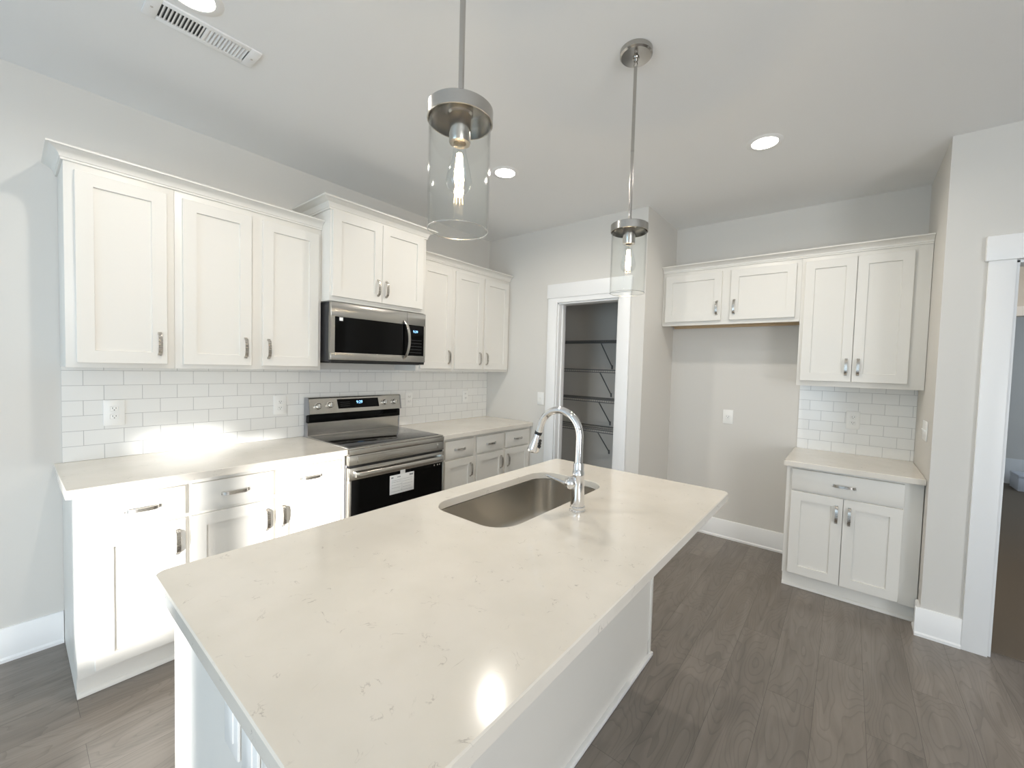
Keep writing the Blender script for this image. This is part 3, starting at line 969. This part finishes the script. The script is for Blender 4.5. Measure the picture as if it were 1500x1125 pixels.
def plate(name, label, cat, loc, rotz, w, h, kind='duplex', n=1, group=None):
    """wall plate on local y = 0 facing -y"""
    t = thing(name, label, cat, loc, rotz, group)
    MB().box(-w / 2, w / 2, -0.006, 0.0, -h / 2, h / 2, 0.0025).make('cover_plate', M_PLATE, t)
    for i in range(n):
        cx = (i - (n - 1) / 2) * 0.046
        if kind == 'duplex':
            for zc in (-0.021, 0.021):
                rc = MB().box(cx - 0.0165, cx + 0.0165, -0.0078, -0.005, zc - 0.0135, zc + 0.0135, 0.004).make('receptacle', M_PLATE, t)
                sl_ = MB()
                sl_.box(cx - 0.0075, cx - 0.0055, -0.0082, -0.007, zc - 0.001, zc + 0.007)
                sl_.box(cx + 0.0055, cx + 0.0075, -0.0082, -0.007, zc - 0.001, zc + 0.007)
                sl_.box(cx - 0.002, cx + 0.002, -0.0082, -0.007, zc - 0.009, zc - 0.005)
                sl_.make('slots', M_SLOT, rc)
        elif kind == 'single':
            rc = MB().box(cx - 0.017, cx + 0.017, -0.0085, -0.005, -0.017, 0.017, 0.005).make('receptacle', M_PLATE, t)
            sl_ = MB()
            sl_.box(cx - 0.0085, cx - 0.006, -0.009, -0.008, 0.0, 0.009)
            sl_.box(cx + 0.006, cx + 0.0085, -0.009, -0.008, 0.0, 0.009)
            sl_.box(cx - 0.0025, cx + 0.0025, -0.009, -0.008, -0.010, -0.004)
            sl_.make('slots', M_SLOT, rc)
        elif kind == 'rocker':
            MB().box(cx - 0.0165, cx + 0.0165, -0.0082, -0.005, -0.033, 0.033, 0.0015).make('receptacle', M_PLATE, t)
        else:
            MB().prism([(-0.006, -0.008), (-0.015, 0.007), (-0.006, 0.010)], 'x', cx - 0.005, cx + 0.005).make('toggle', M_PLATE, t)
            MB().box(cx - 0.006, cx + 0.006, -0.0066, -0.0055, -0.0125, 0.0125).make('toggle_slot', M_PLATE, t)
    return t


plate('power_outlet', 'white duplex outlet on the tile near the open end of the backsplash', 'outlet', (0.0105, 0.186, 1.154), RANGE, 0.082, 0.136)
plate('power_outlet', 'white duplex outlet on the tile just before the range backguard', 'outlet', (0.0105, 0.991, 1.150), RANGE, 0.080, 0.130)
plate('power_outlet', 'white duplex outlet on the shaded tile just past the range backguard', 'outlet', (0.0105, 2.036, 1.143), RANGE, 0.072, 0.118)
plate('power_outlet', 'white duplex outlet on the tile close to the pantry wall', 'outlet', (0.0105, 2.715, 1.145), RANGE, 0.072, 0.118)
plate('light_switch', 'white toggle switch on the wall beside the pantry casing', 'switch', (0.735, YP - 0.0005, 1.157), 0, 0.078, 0.122, 'toggle')
plate('power_outlet', 'white single outlet on the bare wall of the refrigerator space', 'outlet', (2.264, YF - 0.0005, 1.074), 0, 0.082, 0.122, 'single')
plate('power_outlet', 'white duplex outlet on the nook tile above the short counter', 'outlet', (3.121, YF - 0.0105, 1.134), 0, 0.080, 0.134)
plate('light_switch', 'white multi-gang switch plate on the return wall beside the nook', 'switch', (XR - 0.0005, 3.27, 1.145), -PI / 2, 0.165, 0.120, 'toggle', 3)
plate('power_outlet', 'pale outlet under the island top edge, the one nearer the sunlit corner', 'outlet', (2.165, IY0 + 0.0075, 0.755), 0, 0.075, 0.118, 'rocker')
plate('power_outlet', 'pale outlet under the island top edge, the one further from the sunlit corner', 'outlet', (2.262, IY0 + 0.0075, 0.755), 0, 0.075, 0.118, 'rocker')

# ------------------------------------------------------------------ pantry shelves
for z, lab in ((1.752, 'topmost wire shelf inside the dark pantry'), (1.449, 'second wire shelf from the top inside the dark pantry'), (1.139, 'third wire shelf from the top inside the dark pantry'), (0.825, 'lowest visible wire shelf inside the dark pantry')):
    t = thing('wire_shelf', lab, 'shelf', (0.0, 3.62, z), 0, 'wire shelves in the pantry')
    d = MB()
    x0, x1 = 0.004, XE - 0.12
    for y in (0.0, 0.275):
        d.tube([(x0, y, 0), (x1, y, 0)], 0.004, 8)
    d.tube([(x0, 0.0, -0.026), (x1, 0.0, -0.026)], 0.004, 8)
    d.tube([(x0, 0.14, -0.004), (x1, 0.14, -0.004)], 0.003, 6)
    k = 0
    while x0 + 0.02 + k * 0.0254 < x1:
        xx = x0 + 0.02 + k * 0.0254
        d.tube([(xx, 0.275, 0.003), (xx, 0.0, 0.003), (xx, -0.003, -0.026)], 0.0016, 5)
        k += 1
    d.make('wire_deck', M_WIRE, t)
    b = MB()
    b.tube([(1.052, 0.005, -0.03), (1.052, 0.272, -0.268)], 0.006, 8)
    b.box(1.044, 1.060, 0.268, 0.2795, -0.293, -0.250, 0.001)
    b.make('support_brace', M_WIRE, t)

# ------------------------------------------------------------------ ceiling fittings


def downlight(loc, lab):
    t = thing('recessed_light', lab, 'ceiling light', (loc[0], loc[1], CEIL))
    MB().lathe([(0.066, -0.001), (0.068, -0.005), (0.090, -0.003), (0.094, -0.0005)], (0, 0, 0), 40, caps=False).make('trim_ring', M_TRIM, t)
    MB().lathe([(0.0, -0.0035), (0.066, -0.0030), (0.067, -0.0008)], (0, 0, 0), 40, caps=False).make('lens', M_LENS, t)
    l = bpy.data.lights.new('ceiling_disk_lamp', 'AREA')
    l.shape = 'DISK'
    l.size = 0.07
    l.energy = DOWNLIGHT_W
    l.color = DOWNLIGHT_COLOR
    l.spread = math.radians(165)
    o = bpy.data.objects.new('ceiling_disk_lamp', l)
    o.location = (0, 0, -0.008)
    o.parent = t
    COL.objects.link(o)
    return t


downlight((2.640, 2.520), 'lit recessed ceiling light nearest the refrigerator space')
downlight((1.167, 1.952), 'lit recessed ceiling light in front of the range and microwave')
downlight((1.131, 0.270), 'lit recessed ceiling light beside the air vent, cut by the frame')
for x, y, e in ((4.5, 4.1, 1.6),):      # unseen fill lamp added to brighten the hall
    l = bpy.data.lights.new('ceiling_disk_lamp', 'AREA')
    l.shape = 'DISK'; l.size = 0.13; l.energy = DOWNLIGHT_W * e; l.color = DOWNLIGHT_COLOR
    o = bpy.data.objects.new('ceiling_disk_lamp', l)
    o.location = (x, y, CEIL - 0.008)
    COL.objects.link(o)

area_light('far_room_fill', (6.4, 7.0, 1.4), (-1, 0, 0), 1.6, 1.4, 16, (0.70, 0.84, 1.0))  # fill lamp added for the dark far room, no window there
vt = thing('ceiling_vent', 'white slotted air register on the ceiling beside a recessed light', 'air vent', (0.953, 0.352, CEIL))
VX, VY = 0.068, 0.182
f = MB()
LX, LY = 0.045, 0.142
zz = -0.008
for a in ((-VX, VX, -VY, -LY), (-VX, VX, LY, VY), (-VX, -LX, -LY, LY), (LX, VX, -LY, LY), (-LX, LX, -0.006, 0.006)):
    f.box(a[0], a[1], a[2], a[3], zz, -0.0005, 0.0015)
f.make('frame', M_TRIM, vt)
MB().box(-LX, LX, -LY, LY, -0.0015, -0.0005).make('duct_shade_sheet', M_VENTDARK, vt)  # flat sheet coloured dark for the shade behind the louvres
for sgn in (-1, 1):
    for k in range(11):
        yc = sgn * 0.006 + sgn * (0.012 * (k + 0.5))
        # near half: blades lean with the line of sight; far half: blades lie across it
        dt, th = (0.0022, 0.0022) if sgn < 0 else (-0.0034, 0.0017)
        s = MB()
        q = [(yc - dt - th, -0.0078), (yc - dt + th, -0.0078), (yc + dt + th, -0.0016), (yc + dt - th, -0.0016)]
        s.prism(q, 'x', -LX, LX)
        s.make('louvre', M_TRIM, vt)
for y in (-0.163, 0.163):
    MB().lathe([(0.0, -0.0105), (0.004, -0.0095), (0.0045, -0.0078)], (0, y, 0), 12, caps=False).make('screw', M_NICKEL, vt)


def pendant(loc, lab):
    t = thing('pendant_light', lab, 'pendant light', (loc[0], loc[1], CEIL))
    zc = 2.070 - CEIL           # top of the shade cap
    MB().lathe([(0.0, -0.001), (0.066, -0.001), (0.066, -0.020), (0.060, -0.026), (0.014, -0.028), (0.013, -0.034), (0.009, -0.036), (0.0085, -0.046), (0.0, -0.047)], (0, 0, 0), 40, caps=False).make('canopy', M_NICKEL_LAMP, t)
    rd = MB()
    lp = [(0.0075 * math.cos(a * PI / 8), 0.0, -0.058 + 0.013 * math.sin(a * PI / 8)) for a in range(17)]
    rd.tube(lp, 0.0017, 8)
    rd.tube([(0, 0, -0.066), (0, 0, zc + 0.002)], 0.0068, 16)
    rd.tube([(0, 0, -0.40), (0, 0, -0.408)], 0.0076, 16)
    rd.lathe([(0.0, zc + 0.010), (0.011, zc + 0.010), (0.012, zc - 0.001)], (0, 0, 0), 20, caps=False)
    rd.make('rod', M_NICKEL_LAMP, t)
    R0 = 0.0775
    cp_ = MB()
    cp_.lathe([(0.0, zc), (R0 - 0.002, zc), (R0, zc - 0.002), (R0, zc - 0.031), (R0 - 0.002, zc - 0.032), (R0 - 0.0035, zc - 0.031), (R0 - 0.0035, zc - 0.004), (0.0, zc - 0.004)], (0, 0, 0), 56, caps=False)
    cp_.make('shade_cap', M_NICKEL_LAMP, t)
    MB().lathe([(0.0, zc - 0.003), (0.030, zc - 0.003), (0.030, zc - 0.012), (0.0255, zc - 0.016), (0.0255, zc - 0.078), (0.0245, zc - 0.080), (0.015, zc - 0.080), (0.015, zc - 0.06), (0.0, zc - 0.06)], (0, 0, 0), 32, caps=False).make('socket', M_NICKEL_LAMP, t)
    zb = 1.785 - CEIL
    Rg = 0.0725
    gs = MB().lathe([(Rg, zc - 0.006), (Rg, zb + 0.001), (Rg - 0.001, zb), (Rg - 0.0016, zb), (Rg - 0.0025, zb + 0.001), (Rg - 0.0025, zc - 0.006)], (0, 0, 0), 64, caps=False).make('glass_shade', M_GLASS, t)
    MB().tube([((Rg - 0.00125) * math.cos(2 * PI * k / 64), (Rg - 0.00125) * math.sin(2 * PI * k / 64), zb) for k in range(65)], 0.0014, 6).make('glass_rim', M_RIM, gs)
    bt_ = zc - 0.074
    bulb = MB().lathe([(0.0128, bt_), (0.0135, bt_ - 0.014), (0.017, bt_ - 0.034), (0.0235, bt_ - 0.060), (0.029, bt_ - 0.083), (0.0305, bt_ - 0.097), (0.027, bt_ - 0.110), (0.018, bt_ - 0.119), (0.0, bt_ - 0.122)], (0, 0, 0), 32, caps=False).make('bulb', M_BULB, t)
    fl = MB()
    for k in range(6):
        a = 2 * PI * k / 6
        fl.tube([(0.0055 * math.cos(a), 0.0055 * math.sin(a), bt_ - 0.030), (0.011 * math.cos(a), 0.011 * math.sin(a), bt_ - 0.092)], 0.0011, 6)
    fl.make('filament', M_FILAMENT, bulb)
    MB().tube([(0, 0, bt_ - 0.0), (0, 0, bt_ - 0.028)], [0.006, 0.004], 12).make('stem', M_BULB, bulb)
    l = bpy.data.lights.new('bulb_glow', 'POINT')
    l.energy = 3.5
    l.shadow_soft_size = 0.012
    l.color = (1.0, 0.78, 0.5)
    o = bpy.data.objects.new('bulb_glow', l)
    o.location = (0, 0, bt_ - 0.062)
    o.parent = t
    COL.objects.link(o)
    return t


pendant((2.322, 0.508), 'clear glass cylinder pendant over the island, the nearer and larger-looking of the pair')
pendant((2.324, 1.457), 'clear glass cylinder pendant over the island, in front of the pantry door corner')

# pale box on the floor of the far room, seen through the hall opening
bx = thing('storage_box', 'pale white box on the floor of the far room through the doorway', 'box', (5.03, 8.2, 0.005))
MB().box(-0.12, 0.35, -0.15, 0.2, 0.0, 0.20, 0.008).make('carton', M_BOX, bx)
MB().box(-0.125, 0.355, -0.155, 0.205, 0.18, 0.215, 0.006).make('lid', M_BOX, bx)
